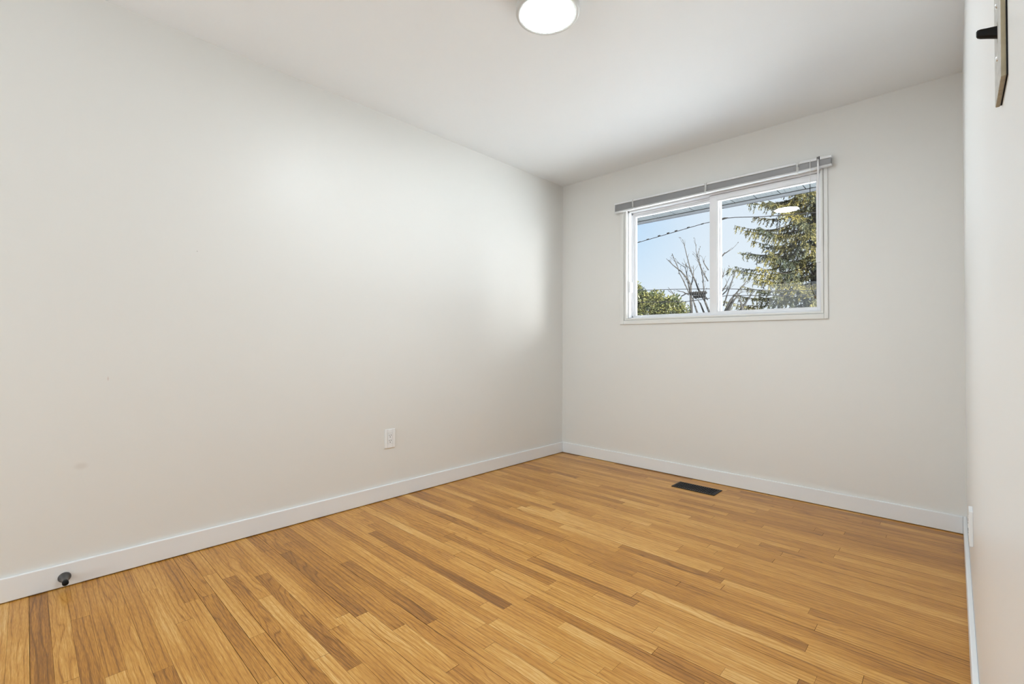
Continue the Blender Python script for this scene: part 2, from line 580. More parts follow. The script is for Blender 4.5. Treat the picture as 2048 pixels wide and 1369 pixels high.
# jamb liner
j = MB()
j.box(WX0, WX0 + 0.018, YB - 0.006, YB + T, WZ0, WZ1)
j.box(WX1 - 0.014, WX1, YB - 0.006, YB + T, WZ0, WZ1)
j.box(WX0 + 0.018, WX1 - 0.014, YB - 0.006, YB + T, WZ0, WZ0 + 0.012)
j.box(WX0 + 0.018, WX1 - 0.014, YB - 0.006, YB + T, WZ1 - 0.012, WZ1)
win = bpy.data.objects.new('window_1', None)
COL.objects.link(win)
win.location = ((WX0 + WX1) / 2, YB + 0.06, WZ0)
win['kind'] = 'structure'
j.build('jamb', M_casing, win, bevel=0.0015)
# vinyl frame with two tracks
FX0, FX1, FZ0, FZ1 = WX0 + 0.018, WX1 - 0.014, WZ0 + 0.012, WZ1 - 0.012
v = MB()
v.box(FX0, FX0 + 0.012, YB + 0.022, YB + 0.120, FZ0, FZ1)
v.box(FX1 - 0.008, FX1, YB + 0.022, YB + 0.120, FZ0, FZ1)
v.box(FX0, FX1, YB + 0.022, YB + 0.120, FZ0, FZ0 + 0.008)
v.box(FX0, FX1, YB + 0.022, YB + 0.120, FZ1 - 0.014, FZ1)
# track fins
for zz in (FZ0 + 0.008, FZ1 - 0.030):
    v.box(FX0 + 0.012, FX1 - 0.008, YB + 0.064, YB + 0.070, zz, zz + 0.016)
v.box(FX0 + 0.012, FX0 + 0.024, YB + 0.064, YB + 0.070, FZ0 + 0.008, FZ1 - 0.014)
v.build('window_frame', M_vinyl, win, bevel=0.0015)

def sash(x0, x1, z0, z1, ya, yb, sl, sr, rb, rt, lip):
    s_ = MB()
    s_.box(x0, x0 + sl, ya, yb, z0, z1)
    s_.box(x1 - sr, x1, ya, yb, z0, z1)
    s_.box(x0 + sl, x1 - sr, ya, yb, z0, z0 + rb)
    s_.box(x0 + sl, x1 - sr, ya, yb, z1 - rt, z1)
    # glazing bead
    ym = (ya + yb) / 2
    gx0, gx1, gz0, gz1 = x0 + sl, x1 - sr, z0 + rb, z1 - rt
    bd = 0.006
    for q0, q1 in ((ya + 0.004, ym - 0.002), (ym + 0.002, yb - 0.002)):
        s_.box(gx0, gx0 + bd, q0, q1, gz0, gz1)
        s_.box(gx1 - bd, gx1, q0, q1, gz0, gz1)
        s_.box(gx0 + bd, gx1 - bd, q0, q1, gz0, gz0 + bd)
        s_.box(gx0 + bd, gx1 - bd, q0, q1, gz1 - bd, gz1)
    o = s_.build('sash', M_vinyl, win, bevel=0.0012)
    MB().add([(gx0, ym, gz0), (gx1, ym, gz0), (gx1, ym, gz1), (gx0, ym, gz1)], [(0, 1, 2, 3)]).build('glass_pane', M_glass, o)
    return o
# left sash in the outer track, right sash in the inner track
sash(FX0 + 0.014, -1.216, FZ0 + 0.009, FZ1 - 0.016, YB + 0.072, YB + 0.102, 0.022, 0.060, 0.014, 0.024, 0)
sash(-1.278, FX1 - 0.009, FZ0 + 0.009, FZ1 - 0.016, YB + 0.030, YB + 0.062, 0.052, 0.014, 0.016, 0.040, 0)
# latches on the outer stiles
MB().box(-0.621, -0.590, YB + 0.018, YB + 0.034, 1.508, 1.602).build('latch', M_vinyl, win, bevel=0.002)
MB().box(FX0 + 0.004, FX0 + 0.020, YB + 0.020, YB + 0.074, 1.415, 1.503).build('latch', M_vinyl, win, bevel=0.002)

# ------------------------------------------------------------------ mini blind, raised into a stack
BX0, BX1 = -2.017, -0.524
blind = thing('window_blind', 'white horizontal blind raised into a slat stack above the window', 'blind', ((BX0 + BX1) / 2, YB - 0.045, 2.075))
def tilt(x, zl, zr):
    return zl + (zr - zl) * (x - BX0) / (BX1 - BX0)
def bar(mb, y0, y1, zl0, zr0, hl, hr, x0=BX0, x1=BX1):
    vs = []
    for x in (x0, x1):
        zz = tilt(x, zl0, zr0); hh = tilt(x, hl, hr)
        vs += [(x, y0, zz), (x, y1, zz), (x, y1, zz + hh), (x, y0, zz + hh)]
    mb.add(vs, [(0, 1, 2, 3), (4, 7, 6, 5), (0, 4, 5, 1), (1, 5, 6, 2), (2, 6, 7, 3), (3, 7, 4, 0)])
    return mb
bar(MB(), YB - 0.058, YB - 0.027, 2.138, 2.126, 0.015, 0.015).build('headrail', M_rail, blind, bevel=0.003, seg=3)
NS = 22
for i in range(NS):
    t = (i + 0.5) / NS
    zl = 2.0845 + t * (2.134 - 2.0845)
    zr = 2.0885 + t * (2.123 - 2.0885)
    dx = random.uniform(-0.0015, 0.0015)
    s_ = MB()
    n_ = 6
    vs, fs = [], []
    for x in (BX0 + 0.002 + dx, BX1 - 0.002 + dx):
        for q in range(n_ + 1):
            u = q / n_
            zz = tilt(x, zl, zr) + 0.0012 * math.sin(math.pi * u)
            vs.append((x, YB - 0.056 + 0.0265 * u, zz))
        for q in range(n_ + 1):
            u = q / n_
            zz = tilt(x, zl, zr) + 0.0012 * math.sin(math.pi * u) - 0.0005
            vs.append((x, YB - 0.056 + 0.0265 * u, zz))
    r_ = 2 * (n_ + 1)
    for q in range(n_):
        fs.append((q, q + 1, r_ + q + 1, r_ + q))
        o_ = n_ + 1
        fs.append((o_ + q, r_ + o_ + q, r_ + o_ + q + 1, o_ + q + 1))
    fs.append((0, r_, r_ + n_ + 1, n_ + 1))
    fs.append((n_, 2 * n_ + 1, r_ + 2 * n_ + 1, r_ + n_))
    s_.add(vs, fs, True)
    s_.build('slat', M_slat, blind)
bar(MB(), YB - 0.057, YB - 0.028, 2.0735, 2.078, 0.010, 0.010).build('bottom_rail', M_slat, blind, bevel=0.002)
# bunched ladder cords in front of the stack
for cx, cz, sc_ in ((-1.8455, 2.118, 0.7), (-1.2731, 2.116, 0.95), (-0.7042, 2.112, 1.0)):
    m_ = MB()
    rr = random.Random(int(cx * 1000))
    z_top = cz + 0.028
    for q in range(5):
        pts = []
        a0 = rr.uniform(-0.010, 0.010) * sc_
        for s2 in range(9):
            u = s2 / 8
            pts.append((cx + a0 * (1 - u) + rr.uniform(-0.009, 0.009) * sc_, YB - 0.0595 - rr.uniform(0, 0.006), z_top - u * (0.062 + 0.012 * rr.random()) * (0.7 + 0.3 * sc_)))
        m_.tube(pts, 0.0011, 5)
    m_.box(cx - 0.004 * sc_, cx + 0.004 * sc_, YB - 0.0605, YB - 0.057, cz - 0.03, cz + 0.034)
    m_.box(cx - 0.012 * sc_, cx + 0.010 * sc_, YB - 0.0645, YB - 0.0575, cz - 0.046, cz - 0.040)
    m_.build('ladder_cord', M_cord, blind)
# tilt wand with its hook
m_ = MB()
m_.tube([(-0.592, YB - 0.066, 2.112), (-0.5935, YB - 0.066, 1.85), (-0.5945, YB - 0.066, 1.622)], [0.0052, 0.0052, 0.0054], 6, smooth=False)
wand = m_.build('tilt_wand', M_wand, blind)
wand['label'] = 'clear plastic tilt wand'
MB().tube([(-0.592, YB - 0.058, 2.140), (-0.592, YB - 0.066, 2.142), (-0.592, YB - 0.067, 2.130), (-0.592, YB - 0.066, 2.108)], 0.0035, 8).build('wand_hook', M_rail, wand)
MB().box(-0.599, -0.585, YB - 0.0615, YB - 0.057, 2.127, 2.146).build('hook_plate', M_gutter, blind)
# lift cord: white above, backlit darkness painted on the pull below; joint and tassel
lc = MB()
lc.tube([(-0.634, YB - 0.058, 2.136), (-0.634, YB - 0.063, 2.12), (-0.6345, YB - 0.063, 2.05), (-0.635, YB - 0.062, 1.985)], 0.0016, 6)
lift = lc.build('lift_cord', M_cord, blind)
MB().tube([(-0.635, YB - 0.062, 1.985), (-0.6355, YB - 0.062, 1.80), (-0.6366, YB - 0.062, 1.575)], 0.0019, 6).build('pull_cord', M_dcord, blind)
MB().tube([(-0.6366, YB - 0.062, 1.553), (-0.636, YB - 0.062, 1.46), (-0.634, YB - 0.062, 1.39), (-0.629, YB - 0.062, 1.335), (-0.618, YB - 0.062, 1.300), (-0.6122, YB - 0.062, 1.292)], 0.0017, 6).build('pull_cord', M_dcord, blind)
MB().lathe([(0, 0.012), (0.0045, 0.010), (0.005, 0.0), (0.004, -0.010), (0, -0.012)], 12, 'Z', (-0.6366, YB - 0.062, 1.564)).build('cord_joint', M_wand, blind)
MB().lathe([(0, 0.012), (0.003, 0.011), (0.0065, 0.0), (0.0065, -0.008), (0.005, -0.012), (0, -0.012)], 12, 'Z', (-0.6116, YB - 0.062, 1.285)).build('tassel', mat('brown_tassel', (0.10, 0.075, 0.04), 0.5), blind)

# ------------------------------------------------------------------ ceiling light
LX, LY = -1.231, 1.516
lamp = thing('ceiling_light', 'round flush ceiling light with a lit white diffuser', 'light', (LX, LY, H))
# shallow drum with a rounded lip around the diffuser
MB().lathe([(0.098, 0.0), (0.124, 0.0), (0.131, -0.010), (0.1345, -0.030), (0.1345, -0.050), (0.1325, -0.0555), (0.128, -0.0575), (0.1140, -0.0575), (0.1135, -0.052), (0.1135, -0.020)], 96, 'Z', (LX, LY, H)).build('housing', M_lampring, lamp)
MB().lathe([(0.1133, -0.050), (0.1133, -0.0568), (0.06, -0.0572), (0, -0.0572)], 96, 'Z', (LX, LY, H)).build('diffuser', M_lit, lamp)

# ------------------------------------------------------------------ floor vent
vx0, vx1, vy0, vy1 = -1.4225, -1.1325, 3.126, 3.275
vent = thing('floor_vent', 'black metal floor vent let into the oak floor under the window', 'vent', ((vx0 + vx1) / 2, (vy0 + vy1) / 2, 0.0))
fr = MB()
fw, ff = 0.016, 0.020
fr.box(vx0, vx0 + fw, vy0, vy1, 0.0002, 0.0045)
fr.box(vx1 - fw, vx1, vy0, vy1, 0.0002, 0.0045)
fr.box(vx0 + fw, vx1 - fw, vy0, vy0 + ff, 0.0002, 0.0045)
fr.box(vx0 + fw, vx1 - fw, vy1 - ff, vy1, 0.0002, 0.0045)
fr.build('frame', M_black, vent, bevel=0.0015)
MB().box(vx0 + fw, vx1 - fw, vy0 + ff, vy1 - ff, 0.0002, 0.0006).build('well', M_dark, vent)
nl = 18
for i in range(nl):
    x = vx0 + fw + (i + 0.5) * (vx1 - vx0 - 2 * fw) / nl
    a = 0.0014
    vs = []
    for y in (vy0 + ff, vy1 - ff):
        vs += [(x - a - 0.001, y, 0.0008), (x - a + 0.0012, y, 0.0008), (x + a + 0.001, y, 0.0040), (x + a - 0.0012, y, 0.0040)]
    MB().add(vs, [(0, 3, 2, 1), (4, 5, 6, 7), (0, 1, 5, 4), (1, 2, 6, 5), (2, 3, 7, 6), (3, 0, 4, 7)]).build('louver', M_louver, vent)

# ------------------------------------------------------------------ wall outlets
def outlet_parts(root, to_world, m_plate):
    """local frame: u across, v up, d out of the wall"""
    def bx(mb, u0, u1, v0, v1, d0, d1):
        ps = [to_world(u, v_, d) for d in (d0, d1) for v_ in (v0, v1) for u in (u0, u1)]
        return mb.add(ps, [(0, 2, 3, 1), (4, 5, 7, 6), (0, 1, 5, 4), (2, 6, 7, 3), (0, 4, 6, 2), (1, 3, 7, 5)])
    p = MB()
    # plate as a ring around the receptacle
    U, V, d = 0.038, 0.0595, 0.006
    iu, iv = 0.0172, 0.0340
    bx(p, -U, -iu, -V, V, 0, d); bx(p, iu, U, -V, V, 0, d)
    bx(p, -iu, iu, -V, -iv, 0, d); bx(p, -iu, iu, iv, V, 0, d)
    p.build('wall_plate', m_plate, root, bevel=0.0022, seg=3)
    r_ = bx(MB(), -iu + 0.0011, iu - 0.0011, -iv + 0.0011, iv - 0.0011, 0, 0.0068).build('receptacle', m_plate, root, bevel=0.0008)
    for cv in (0.0165, -0.0165):
        bx(MB(), -0.0078, -0.0050, cv + 0.000, cv + 0.0085, 0.0064, 0.0071).build('slot', M_slot, r_)
        bx(MB(), 0.0048, 0.0072, cv + 0.0008, cv + 0.0080, 0.0064, 0.0071).build('slot', M_slot, r_)
        # ground hole, a small half round
        g_ = MB()
        ps = [to_world(0.0026 * math.cos(a * math.pi / 6), cv - 0.0068 + 0.0028 * math.sin(a * math.pi / 6), 0.0071) for a in range(12)]
        q_ = [to_world(0.0026 * math.cos(a * math.pi / 6), cv - 0.0068 + 0.0028 * math.sin(a * math.pi / 6), 0.0064) for a in range(12)]
        g_.add(ps + q_, [tuple(range(12)), tuple(range(23, 11, -1))] + [(i, (i + 1) % 12, 12 + (i + 1) % 12, 12 + i) for i in range(12)])
        g_.build('ground_hole', M_dark, r_)
    for cv in (0.0485, -0.0485):
        o_ = to_world(0, cv, 0.0058)
        MB().lathe([(0, 0.0006), (0.0022, 0.0004), (0.0024, 0)], 14, 'X' , o_).build('screw', m_plate, root)

o1 = thing('wall_outlet', 'white duplex outlet low on the long left wall, facing the room', 'outlet', (XL, 1.6145, 0.3815))
outlet_parts(o1, lambda u, v_, d: (XL + d, 1.6145 - u, 0.3815 + v_), M_plastic)
OY = 2.262
o2 = thing('wall_outlet', 'white outlet plate on the right wall near the window corner, seen edge on', 'outlet', (XR, OY, 0.366))
outlet_parts(o2, lambda u, v_, d: (XR - d * 1.7, OY + u, 0.366 + v_), M_plastic)

# ------------------------------------------------------------------ light switch close to the camera
SY, SZ = 0.752, 1.338
sw = thing('light_switch', 'black toggle light switch in a mottled grey plate on the right wall', 'switch', (XR, SY, SZ))
MB().box(XR - 0.0012, XR, SY - 0.044, SY + 0.044, SZ - 0.068, SZ + 0.068).build('shadow_gap', M_dark, sw)  # dark sheet standing for the shadow gap behind the plate
p = MB()
hu, hv = 0.0055, 0.0125
for (y0, y1, z0, z1) in ((-0.045, -hu, -0.069, 0.069), (hu, 0.045, -0.069, 0.069), (-hu, hu, -0.069, -hv), (-hu, hu, hv, 0.069)):
    p.k = 0
    p.box(XR - 0.0055, XR - 0.0012, SY + y0, SY + y1, SZ + z0, SZ + z1)
plate = p.build('wall_plate', [M_plate, M_plate_edge], sw)
for pl in plate.data.polygons:      # the plate's narrow sides are brown
    if abs(pl.normal.x) < 0.5:
        pl.material_index = 1
bv = plate.modifiers.new('bevel', 'BEVEL'); bv.width = 0.0012; bv.segments = 2; bv.limit_method = 'ANGLE'
# toggle lever with a rounded tip, tilted down a little
tg = MB()
prof = [(0.0, 0.0050, 0.0100), (0.0035, 0.0048, 0.0062), (0.012, 0.0044, 0.0050), (0.0165, 0.0042, 0.0046), (0.0190, 0.0036, 0.0038), (0.0200, 0.0022, 0.0024)]
vs, fs = [], []
for (d, hy, hz) in prof:
    zc = SZ - 0.001 + d * 0.30
    for a in range(12):
        an = 2 * math.pi * a / 12
        cx_, sz_ = math.cos(an), math.sin(an)
        cx_ = math.copysign(abs(cx_) ** 0.5, cx_); sz_ = math.copysign(abs(sz_) ** 0.5, sz_)
        vs.append((XR - 0.0020 - d, SY + hy * cx_, zc + hz * sz_))
for i in range(len(prof) - 1):
    for a in range(12):
        b_ = (a + 1) % 12
        fs.append((i * 12 + a, i * 12 + b_, (i + 1) * 12 + b_, (i + 1) * 12 + a))
fs.append(tuple((len(prof) - 1) * 12 + a for a in range(12)))
tg.add(vs, fs, True)
tg.build('toggle', M_rubber, sw)
for dz in (0.030, -0.030):
    MB().lathe([(0, -0.0016), (0.0025, -0.0012), (0.0032, 0)], 16, 'X', (XR - 0.0055, SY, SZ + dz)).build('screw', M_screw, sw)

# ------------------------------------------------------------------ door stop
dsx, dsy, dsz = XL + BT, 0.121, 0.0415
ds = thing('door_stop', 'dark bronze door stop screwed to the left baseboard', 'door stop', (dsx, dsy, dsz))
MB().lathe([(0, 0.0), (0.0195, 0.0), (0.0200, 0.002), (0.0185, 0.004)], 40, 'X', (dsx, dsy, dsz)).build('flange', M_bronze, ds)
MB().lathe([(0.0182, 0.004), (0.0150, 0.009), (0.0112, 0.018), (0.0088, 0.030), (0.0078, 0.042), (0.0074, 0.053), (0, 0.053)], 40, 'X', (dsx, dsy, dsz)).build('stem', M_bronze, ds)
MB().lathe([(0, 0.053), (0.0085, 0.053), (0.0098, 0.055), (0.0100, 0.058), (0.0100, 0.068), (0.0090, 0.071), (0, 0.0715)], 40, 'X', (dsx, dsy, dsz)).build('rubber_tip', M_rubber, ds)

# ================================================================== outside
EY = YB + T
# ground, eave
gz = -0.5
g_ = MB()
g_.add([(-70, EY, gz), (70, EY, gz), (70, 120, gz), (-70, 120, gz)], [(0, 1, 2, 3)])
struct(g_.build('ground', M_ground))
# eave: soffit of grooved vinyl panels, gutter at its edge
ev = MB()
SZ0 = 2.205
x = -5.0
i = 0
while x < 2.3:
    wdt = 0.0435
    gap = 0.0015 if i % 4 else 0.007
    ev.box(x + gap, x + wdt, EY, 4.195, SZ0, SZ0 + 0.010)
    x += wdt
    i += 1
ev.k = 1
ev.box(-5.0, 2.3, EY, 4.20, SZ0 + 0.012, SZ0 + 0.05)
ev.box(-5.0, 2.3, 4.195, 4.215, SZ0 - 0.004, 2.42)  # black strip standing for the shadow gap between soffit and gutter
ev.k = 2
ev.box(-5.0, 2.3, 4.222, 4.315, SZ0 + 0.002, SZ0 + 0.012)
ev.box(-5.0, 2.3, 4.305, 4.318, SZ0 + 0.002, SZ0 + 0.12)
ev.add([(-5.0, EY - 0.2, 2.75), (2.3, EY - 0.2, 2.75), (2.3, 1.0, 3.45), (-5.0, 1.0, 3.45)], [(0, 3, 2, 1)])
ev.add([(-5.0, EY - 0.2, 2.75), (2.3, EY - 0.2, 2.75), (2.3, 4.30, 2.36), (-5.0, 4.30, 2.36)], [(0, 1, 2, 3)])
struct(ev.build('eave', [M_soffit, M_dark, M_gutter, M_siding]), 'grooved white eave soffit and gutter above the window outside')

# the rest of the house front, left and right of this room
hw = MB()
hw.box(XR + T, 2.2, EY - 0.2, EY, gz, 2.75)
hw.box(-5.0, XL - T, EY - 0.2, EY, gz, 2.75)
hw.box(XL - T, XR + T, EY - 0.18, EY - 0.001, gz, -0.25)
struct(hw.build('wall_outside', M_siding))
# ---- spruce
def spruce(base, top, rmax, seed):
    rr = random.Random(seed)
    bx, by, bz = base
    root = thing('spruce_tree', 'tall spruce with drooping needle branches outside the right window pane', 'tree', base)
    MB().tube([(bx, by, bz), (bx + 0.02, by, bz + 3), (bx - 0.02, by, bz + 6), (bx, by, top)], [0.26, 0.20, 0.12, 0.02], 12).build('trunk', M_bark, root)
    br, fo_ = MB(), MB()
    V, F = [], []
    def needle(p, d, L, wd):
        d = d.normalized()
        sd_ = d.cross(Vector((rr.uniform(-1, 1), rr.uniform(-1, 1), rr.uniform(-1, 1))))
        if sd_.length < 1e-3:
            return
        sd_.normalize()
        o = len(V)
        V.append(p - sd_ * wd); V.append(p + sd_ * wd); V.append(p + d * L)
        F.append((o, o + 1, o + 2))
    z = bz + 1.2
    while z < top - 0.3:
        u = (z - bz) / (top - bz)
        R = rmax * (1 - u) ** 0.8
        nb_ = 7
        a0 = rr.uniform(0, 6.28)
        dense = 1.0 if 1.2 < z < 6.2 else 0.45
        for q in range(nb_):
            az = a0 + q * 6.283 / nb_ + rr.uniform(-0.35, 0.35)
            L = R * rr.uniform(0.62, 1.12)
            pts = []
            ns = 12
            dz0 = rr.uniform(-0.10, 0.10)
            for s in range(ns + 1):
                t = s / ns
                droop = -0.34 * L * math.sin(t * 2.2) * 0.5 + 0.16 * L * max(0, t - 0.55) + dz0 * t
                a2 = az + 0.10 * math.sin(t * 3 + q)
                pts.append(Vector((bx + math.cos(a2) * L * t, by + math.sin(a2) * L * t, z + droop)))
            br.tube(pts, [0.026 * (1 - 0.85 * s / ns) for s in range(ns + 1)], 5)
            ntw = int(L / 0.043 * dense)
            for w_ in range(ntw):
                t = 0.10 + 0.90 * (w_ + rr.random()) / ntw
                s = min(ns - 1, int(t * ns))
                p0 = pts[s].lerp(pts[s + 1], t * ns - s)
                d0 = (pts[s + 1] - pts[s]).normalized()
                side = d0.cross(Vector((0, 0, 1))).normalized() * rr.choice((-1, 1))
                hang = rr.random()
                if hang < 0.62:    # hanging branchlet
                    tl = rr.uniform(0.12, 0.40) * (0.55 + 0.45 * math.sin(math.pi * min(1, t * 1.05)))
                    dr = (side * rr.uniform(0.2, 0.9) + d0 * 0.35 + Vector((0, 0, -rr.uniform(0.6, 1.3)))).normalized()
                else:              # flat side branchlet
                    tl = rr.uniform(0.14, 0.36) * (1.1 - 0.6 * t)
                    dr = (side + d0 * 0.7 + Vector((0, 0, rr.uniform(-0.3, 0.1)))).normalized()
                nn = max(7, int(tl / 0.0105))
                for m2 in range(nn):
                    f_ = m2 / nn
                    pp = p0 + dr * tl * f_ + Vector((0, 0, -0.05 * f_ * f_))
                    nd = (dr * 0.9 + Vector((rr.uniform(-1, 1), rr.uniform(-1, 1), rr.uniform(-0.9, 0.7)))).normalized()
                    needle(pp, nd, rr.uniform(0.05, 0.10), rr.uniform(0.009, 0.017))
        z += rr.uniform(0.20, 0.30)
    fo_.add(V, F)
    br.build('branches', M_bark, root)
    fo_.build('foliage', M_needle, root)
    return root
spruce((-2.95, 16.6, gz), 13.2, 3.05, 5)

# ---- leafless trees
def bare(name_label, base, lines, seed, r0, ytw):
    rr = random.Random(seed)
    root = thing('bare_tree', name_label, 'tree', base)
    tr = MB()
    todo = []
    for k_, pl in enumerate(lines):
        br = MB()
        todo.append(br)
        if pl[0][2] < 1.95:      # a stem: carry it down to the ground
            p0 = Vector(pl[0])
            a = Vector(base)
            mid = a.lerp(p0, 0.5) + Vector((rr.uniform(-0.05, 0.05), 0, 0.1))
            q = r0 * (1.0 if k_ == 0 else 0.6)
            tr.tube([a, mid, p0], [q * 1.25, q * 1.1, q], 8)
            rs = q
        else:
            rs = r0 * 0.30
        n_ = len(pl)
        dy = rr.uniform(-0.5, 0.5)
        pts = []
        for s in range(n_):
            t = s / (n_ - 1)
            pts.append(Vector((pl[s][0], pl[s][1] + dy * t * t * 0.6, pl[s][2])))
        br.tube(pts, [rs * (1 - t / (n_ - 1)) ** 0.8 + 0.005 for t in range(n_)], 6)
        for s in range(1, n_):
            if pts[s].z < 2.3:
                continue
            for _ in range(2):
                p = pts[s - 1].lerp(pts[s], rr.random())
                d = (pts[s] - pts[s - 1]).normalized()
                d = (d + Vector((rr.uniform(-0.7, 0.7), rr.uniform(-0.6, 0.6), rr.uniform(-0.1, 0.5)))).normalized()
                L = rr.uniform(0.08, 0.28)
                e_ = p + d * L
                br.tube([p, p + d * L * 0.5 + Vector((rr.uniform(-.02, .02), 0, 0)), e_], [0.006, 0.005, 0.003], 4)
                if rr.random() < 0.5:   # bud
                    br.tube([e_, e_ + d * 0.03], [0.010, 0.006], 5)
    tr.build('trunk', M_bare, root)
    for br in todo:
        br.build('branch', M_bare, root)
    return root
B1 = [
[(-5.32, 13.0, 1.86), (-5.33, 13.0, 2.26), (-5.34, 13.0, 2.47), (-5.34, 13.0, 2.68), (-5.47, 13.0, 2.91), (-5.62, 13.0, 3.09), (-5.87, 13.0, 3.31), (-6.07, 13.0, 3.52)],
[(-5.35, 13.0, 2.4), (-5.43, 13.0, 2.55), (-5.56, 13.0, 2.84), (-5.68, 13.0, 3.07), (-5.72, 13.0, 3.22), (-5.82, 13.0, 3.45), (-5.9, 13.0, 3.63)],
[(-5.35, 13.0, 2.43), (-5.42, 13.0, 2.76), (-5.47, 13.0, 3.05), (-5.52, 13.0, 3.2), (-5.77, 13.0, 3.38)],
[(-5.15, 13.0, 1.86), (-5.29, 13.0, 2.26), (-5.33, 13.0, 2.47)],
[(-4.83, 13.0, 1.88), (-4.93, 13.0, 2.16), (-5.02, 13.0, 2.38), (-5.11, 13.0, 2.52), (-5.2, 13.0, 2.81), (-5.29, 13.0, 3.03), (-5.37, 13.0, 3.39), (-5.44, 13.0, 3.76), (-5.47, 13.0, 3.95)],
[(-4.96, 13.0, 1.85), (-5.05, 13.0, 2.13), (-5.09, 13.0, 2.27)],
[(-4.96, 13.0, 2.37), (-4.98, 13.0, 2.58), (-5.01, 13.0, 2.86), (-5.05, 13.0, 3.08), (-5.16, 13.0, 3.37), (-5.22, 13.0, 3.66), (-5.23, 13.0, 3.83)],
[(-4.87, 13.0, 2.23), (-4.96, 13.0, 2.37)],
[(-4.86, 13.0, 2.74), (-4.97, 13.0, 2.96), (-5.04, 13.0, 3.14), (-5.08, 13.0, 3.36), (-5.06, 13.0, 3.57)],
[(-4.85, 13.0, 3.05), (-4.98, 13.0, 3.25), (-5.06, 13.0, 3.38)],
[(-5.32, 13.0, 2.68), (-5.27, 13.0, 2.96), (-5.3, 13.0, 3.24)],
[(-5.44, 13.0, 3.19), (-5.5, 13.0, 3.3), (-5.52, 13.0, 3.24)],
[(-5.39, 13.0, 2.4), (-5.56, 13.0, 2.5), (-5.75, 13.0, 2.54)],
[(-5.36, 13.0, 1.86), (-5.62, 13.0, 2.16), (-5.8, 13.0, 2.4), (-6.04, 13.0, 2.68)],
]
B2 = [
[(-4.36, 12.5, 1.74), (-4.37, 12.5, 2.16), (-4.39, 12.5, 2.55), (-4.4, 12.5, 2.95), (-4.39, 12.5, 3.4), (-4.39, 12.5, 3.73)],
[(-4.28, 12.5, 1.77), (-4.1, 12.5, 2.14), (-3.88, 12.5, 2.38), (-3.65, 12.5, 2.62)],
[(-4.28, 12.5, 1.74), (-4.0, 12.5, 2.14), (-3.76, 12.5, 2.35)],
[(-3.93, 12.5, 1.78), (-3.77, 12.5, 2.0), (-3.65, 12.5, 2.14), (-3.48, 12.5, 2.29)],
[(-4.28, 12.5, 2.0), (-4.18, 12.5, 2.28), (-4.02, 12.5, 2.65), (-3.9, 12.5, 2.89)],
[(-4.37, 12.5, 2.23), (-4.18, 12.5, 2.38), (-4.1, 12.5, 2.46)],
[(-4.4, 12.5, 3.2), (-4.27, 12.5, 3.35), (-4.09, 12.5, 3.47)],
[(-4.34, 12.5, 2.68), (-4.29, 12.5, 2.8), (-4.26, 12.5, 2.93)],
[(-4.36, 12.5, 2.32), (-4.24, 12.5, 2.52), (-4.22, 12.5, 2.67)],
[(-4.18, 12.5, 1.76), (-4.1, 12.5, 2.02), (-4.05, 12.5, 2.27), (-3.88, 12.5, 2.32)],
[(-3.8, 12.5, 1.72), (-3.84, 12.5, 2.06), (-3.88, 12.5, 2.26)],
]
bare('leafless tree with thin upright branches seen through the left pane', (-5.1, 13.0, gz), B1, 3, 0.036, 0)
bare('leafless tree just right of the window mullion, in front of the spruce', (-4.2, 12.5, gz), B2, 4, 0.050, 0)

# ---- evergreen shrub
def shrub(base, lumps, seed):
    rr = random.Random(seed)
    root = thing('evergreen_shrub', 'dense green shrub at the lower left of the left window pane', 'shrub', base)
    st, lf = MB(), MB()
    V, F = [], []
    for (cx_, cy_, cz_, rx, ry, rz, cnt) in lumps:
        st.tube([base, (cx_, cy_, cz_)], [0.06, 0.02], 6)
        for _ in range(9):
            d = Vector((rr.gauss(0, 1), rr.gauss(0, 1), rr.gauss(0.3, 0.8))).normalized()
            st.tube([(cx_, cy_, cz_ - rz * 0.4), (cx_ + d.x * rx * .8, cy_ + d.y * ry * .8, cz_ + d.z * rz * .8)], [0.016, 0.005], 5)
        for _ in range(cnt):
            d = Vector((rr.gauss(0, 1), rr.gauss(0, 1), rr.gauss(0, 1))).normalized()
            q = rr.uniform(0.45, 1.0) ** 0.6
            nz_ = 1 + 0.30 * mnoise.noise(d * 2.6 + Vector((cx_, cy_, cz_)))
            p = Vector((cx_ + d.x * rx * q * nz_, cy_ + d.y * ry * q * nz_, cz_ + d.z * rz * q * nz_))
            a = (d + Vector((rr.uniform(-1, 1), rr.uniform(-1, 1), rr.uniform(-0.4, 1)))).normalized()
            b_ = a.cross(Vector((rr.uniform(-1, 1), rr.uniform(-1, 1), rr.uniform(-1, 1))))
            if b_.length < 1e-3:
                continue
            b_.normalize()
            L, wd = rr.uniform(0.05, 0.095), rr.uniform(0.014, 0.024)
            o = len(V)
            V.extend([p, p + a * L * 0.5 + b_ * wd, p + a * L, p + a * L * 0.5 - b_ * wd])
            F.append((o, o + 1, o + 2, o + 3))
    lf.add(V, F)
    st.build('stems', M_bark, root)
    lf.build('foliage', M_leaf, root)
shrub((-6.1, 12.0, gz), [(-6.66, 12.0, 2.12, 0.44, 0.5, 0.66, 5200), (-6.02, 12.0, 1.86, 0.46, 0.5, 0.60, 4800), (-5.52, 12.1, 1.72, 0.46, 0.5, 0.56, 4800),
                         (-5.9, 12.0, 0.8, 0.9, 0.7, 0.9, 4500), (-6.9, 12.1, 0.9, 0.7, 0.7, 1.0, 3000)], 9)

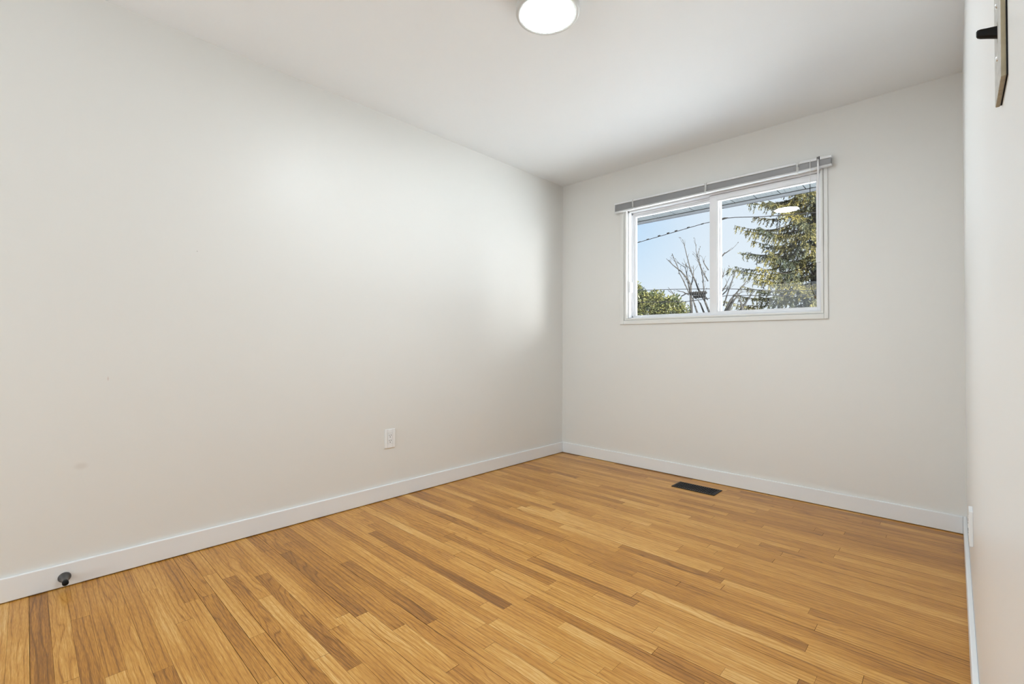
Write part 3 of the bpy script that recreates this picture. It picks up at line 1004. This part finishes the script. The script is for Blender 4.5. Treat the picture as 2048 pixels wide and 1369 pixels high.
# ---- utility wires and the splice case
def wire(pts, r, label, name='utility_wire'):
    return tag(MB().tube(pts, r, 6).build(name, M_wire), label, 'wire')
wt = [(-16.0, 11.0, 2.3), (-9.0, 11.0, 3.30), (-5.921, 11.0, 3.637), (-5.03, 11.0, 3.74), (-4.237, 11.0, 3.835), (-3.874, 11.0, 3.857), (-3.731, 11.0, 3.871), (-3.516, 11.0, 3.853), (-3.006, 11.0, 3.769), (-2.483, 11.0, 3.713), (3.0, 11.0, 3.2), (9.0, 11.0, 2.9)]
top_w = thing('utility_wire', 'topmost overhead wire crossing the sky high in both panes', 'wire', (-4.0, 11.0, 3.85))
MB().tube(wt, 0.0085, 6).build('cable', M_wire, top_w)
MB().tube([(-3.92, 11.0, 3.848), (-3.85, 11.0, 3.858), (-3.74, 11.0, 3.872), (-3.66, 11.0, 3.869)], [0.012, 0.022, 0.022, 0.010], 8).build('splice_sleeve', M_splice, top_w)
for t_ in (0.04, 0.18, 0.36, 0.5, 0.62, 0.8, 1.0):   # small clips along the left run
    a, b_ = Vector((-5.921, 11.0, 3.637)), Vector((-4.237, 11.0, 3.835))
    p = a.lerp(b_, t_) + Vector((0, 0, 0.02 * math.sin(math.pi * t_)))
    MB().tube([p - Vector((0.03, 0, 0.004)), p + Vector((0.03, 0, 0.004))], 0.0135, 6).build('wire_clip', M_splice, top_w)
wire([(-16, 11.1, 2.9), (-5.0, 11.1, 2.36), (-3.789, 11.1, 2.279), (-2.913, 11.1, 2.177), (-1.953, 11.1, 2.092), (9, 11.1, 1.5)], 0.0075, 'upper of the two low overhead wires in front of the spruce')
wire([(-16, 11.05, 2.35), (-6.5, 11.05, 2.12), (-4.717, 11.05, 2.03), (-4.416, 11.05, 2.045), (-3.681, 11.05, 2.112), (-2.817, 11.05, 2.052), (-1.919, 11.05, 1.999), (9, 11.05, 1.5)], 0.0075, 'lower of the two low overhead wires in front of the spruce')
sp = thing('cable_splice_case', 'dark cable splice case slung on wires between bare branches', 'splice case', (-4.34, 11.0, 2.15))
MB().lathe([(0, -0.21), (0.022, -0.20), (0.040, -0.18), (0.043, 0.0), (0.040, 0.17), (0.020, 0.20), (0, 0.205)], 14, 'X', (-4.34, 11.0, 2.205)).build('upper_case', M_splice, sp)
MB().lathe([(0, -0.14), (0.020, -0.135), (0.034, -0.12), (0.036, 0.10), (0.020, 0.14), (0, 0.145)], 14, 'X', (-4.31, 11.0, 2.125)).build('lower_case', M_splice, sp)
lo = MB()
rr = random.Random(2)
for q in range(7):
    x0_ = -4.5 + 0.055 * q
    lo.tube([(x0_, 11.0, 2.26), (x0_ + 0.03, 10.93, 2.20), (x0_ + 0.02, 10.94, 2.11), (x0_ + rr.uniform(0, .06), 11.0, 2.07), (x0_ - 0.02, 11.05, 2.12)], 0.0075, 6)
lo.tube([(-4.75, 11.0, 2.16), (-4.62, 11.0, 2.22), (-4.53, 11.0, 2.21)], 0.012, 6)
lo.build('cable_loops', M_wire, sp)
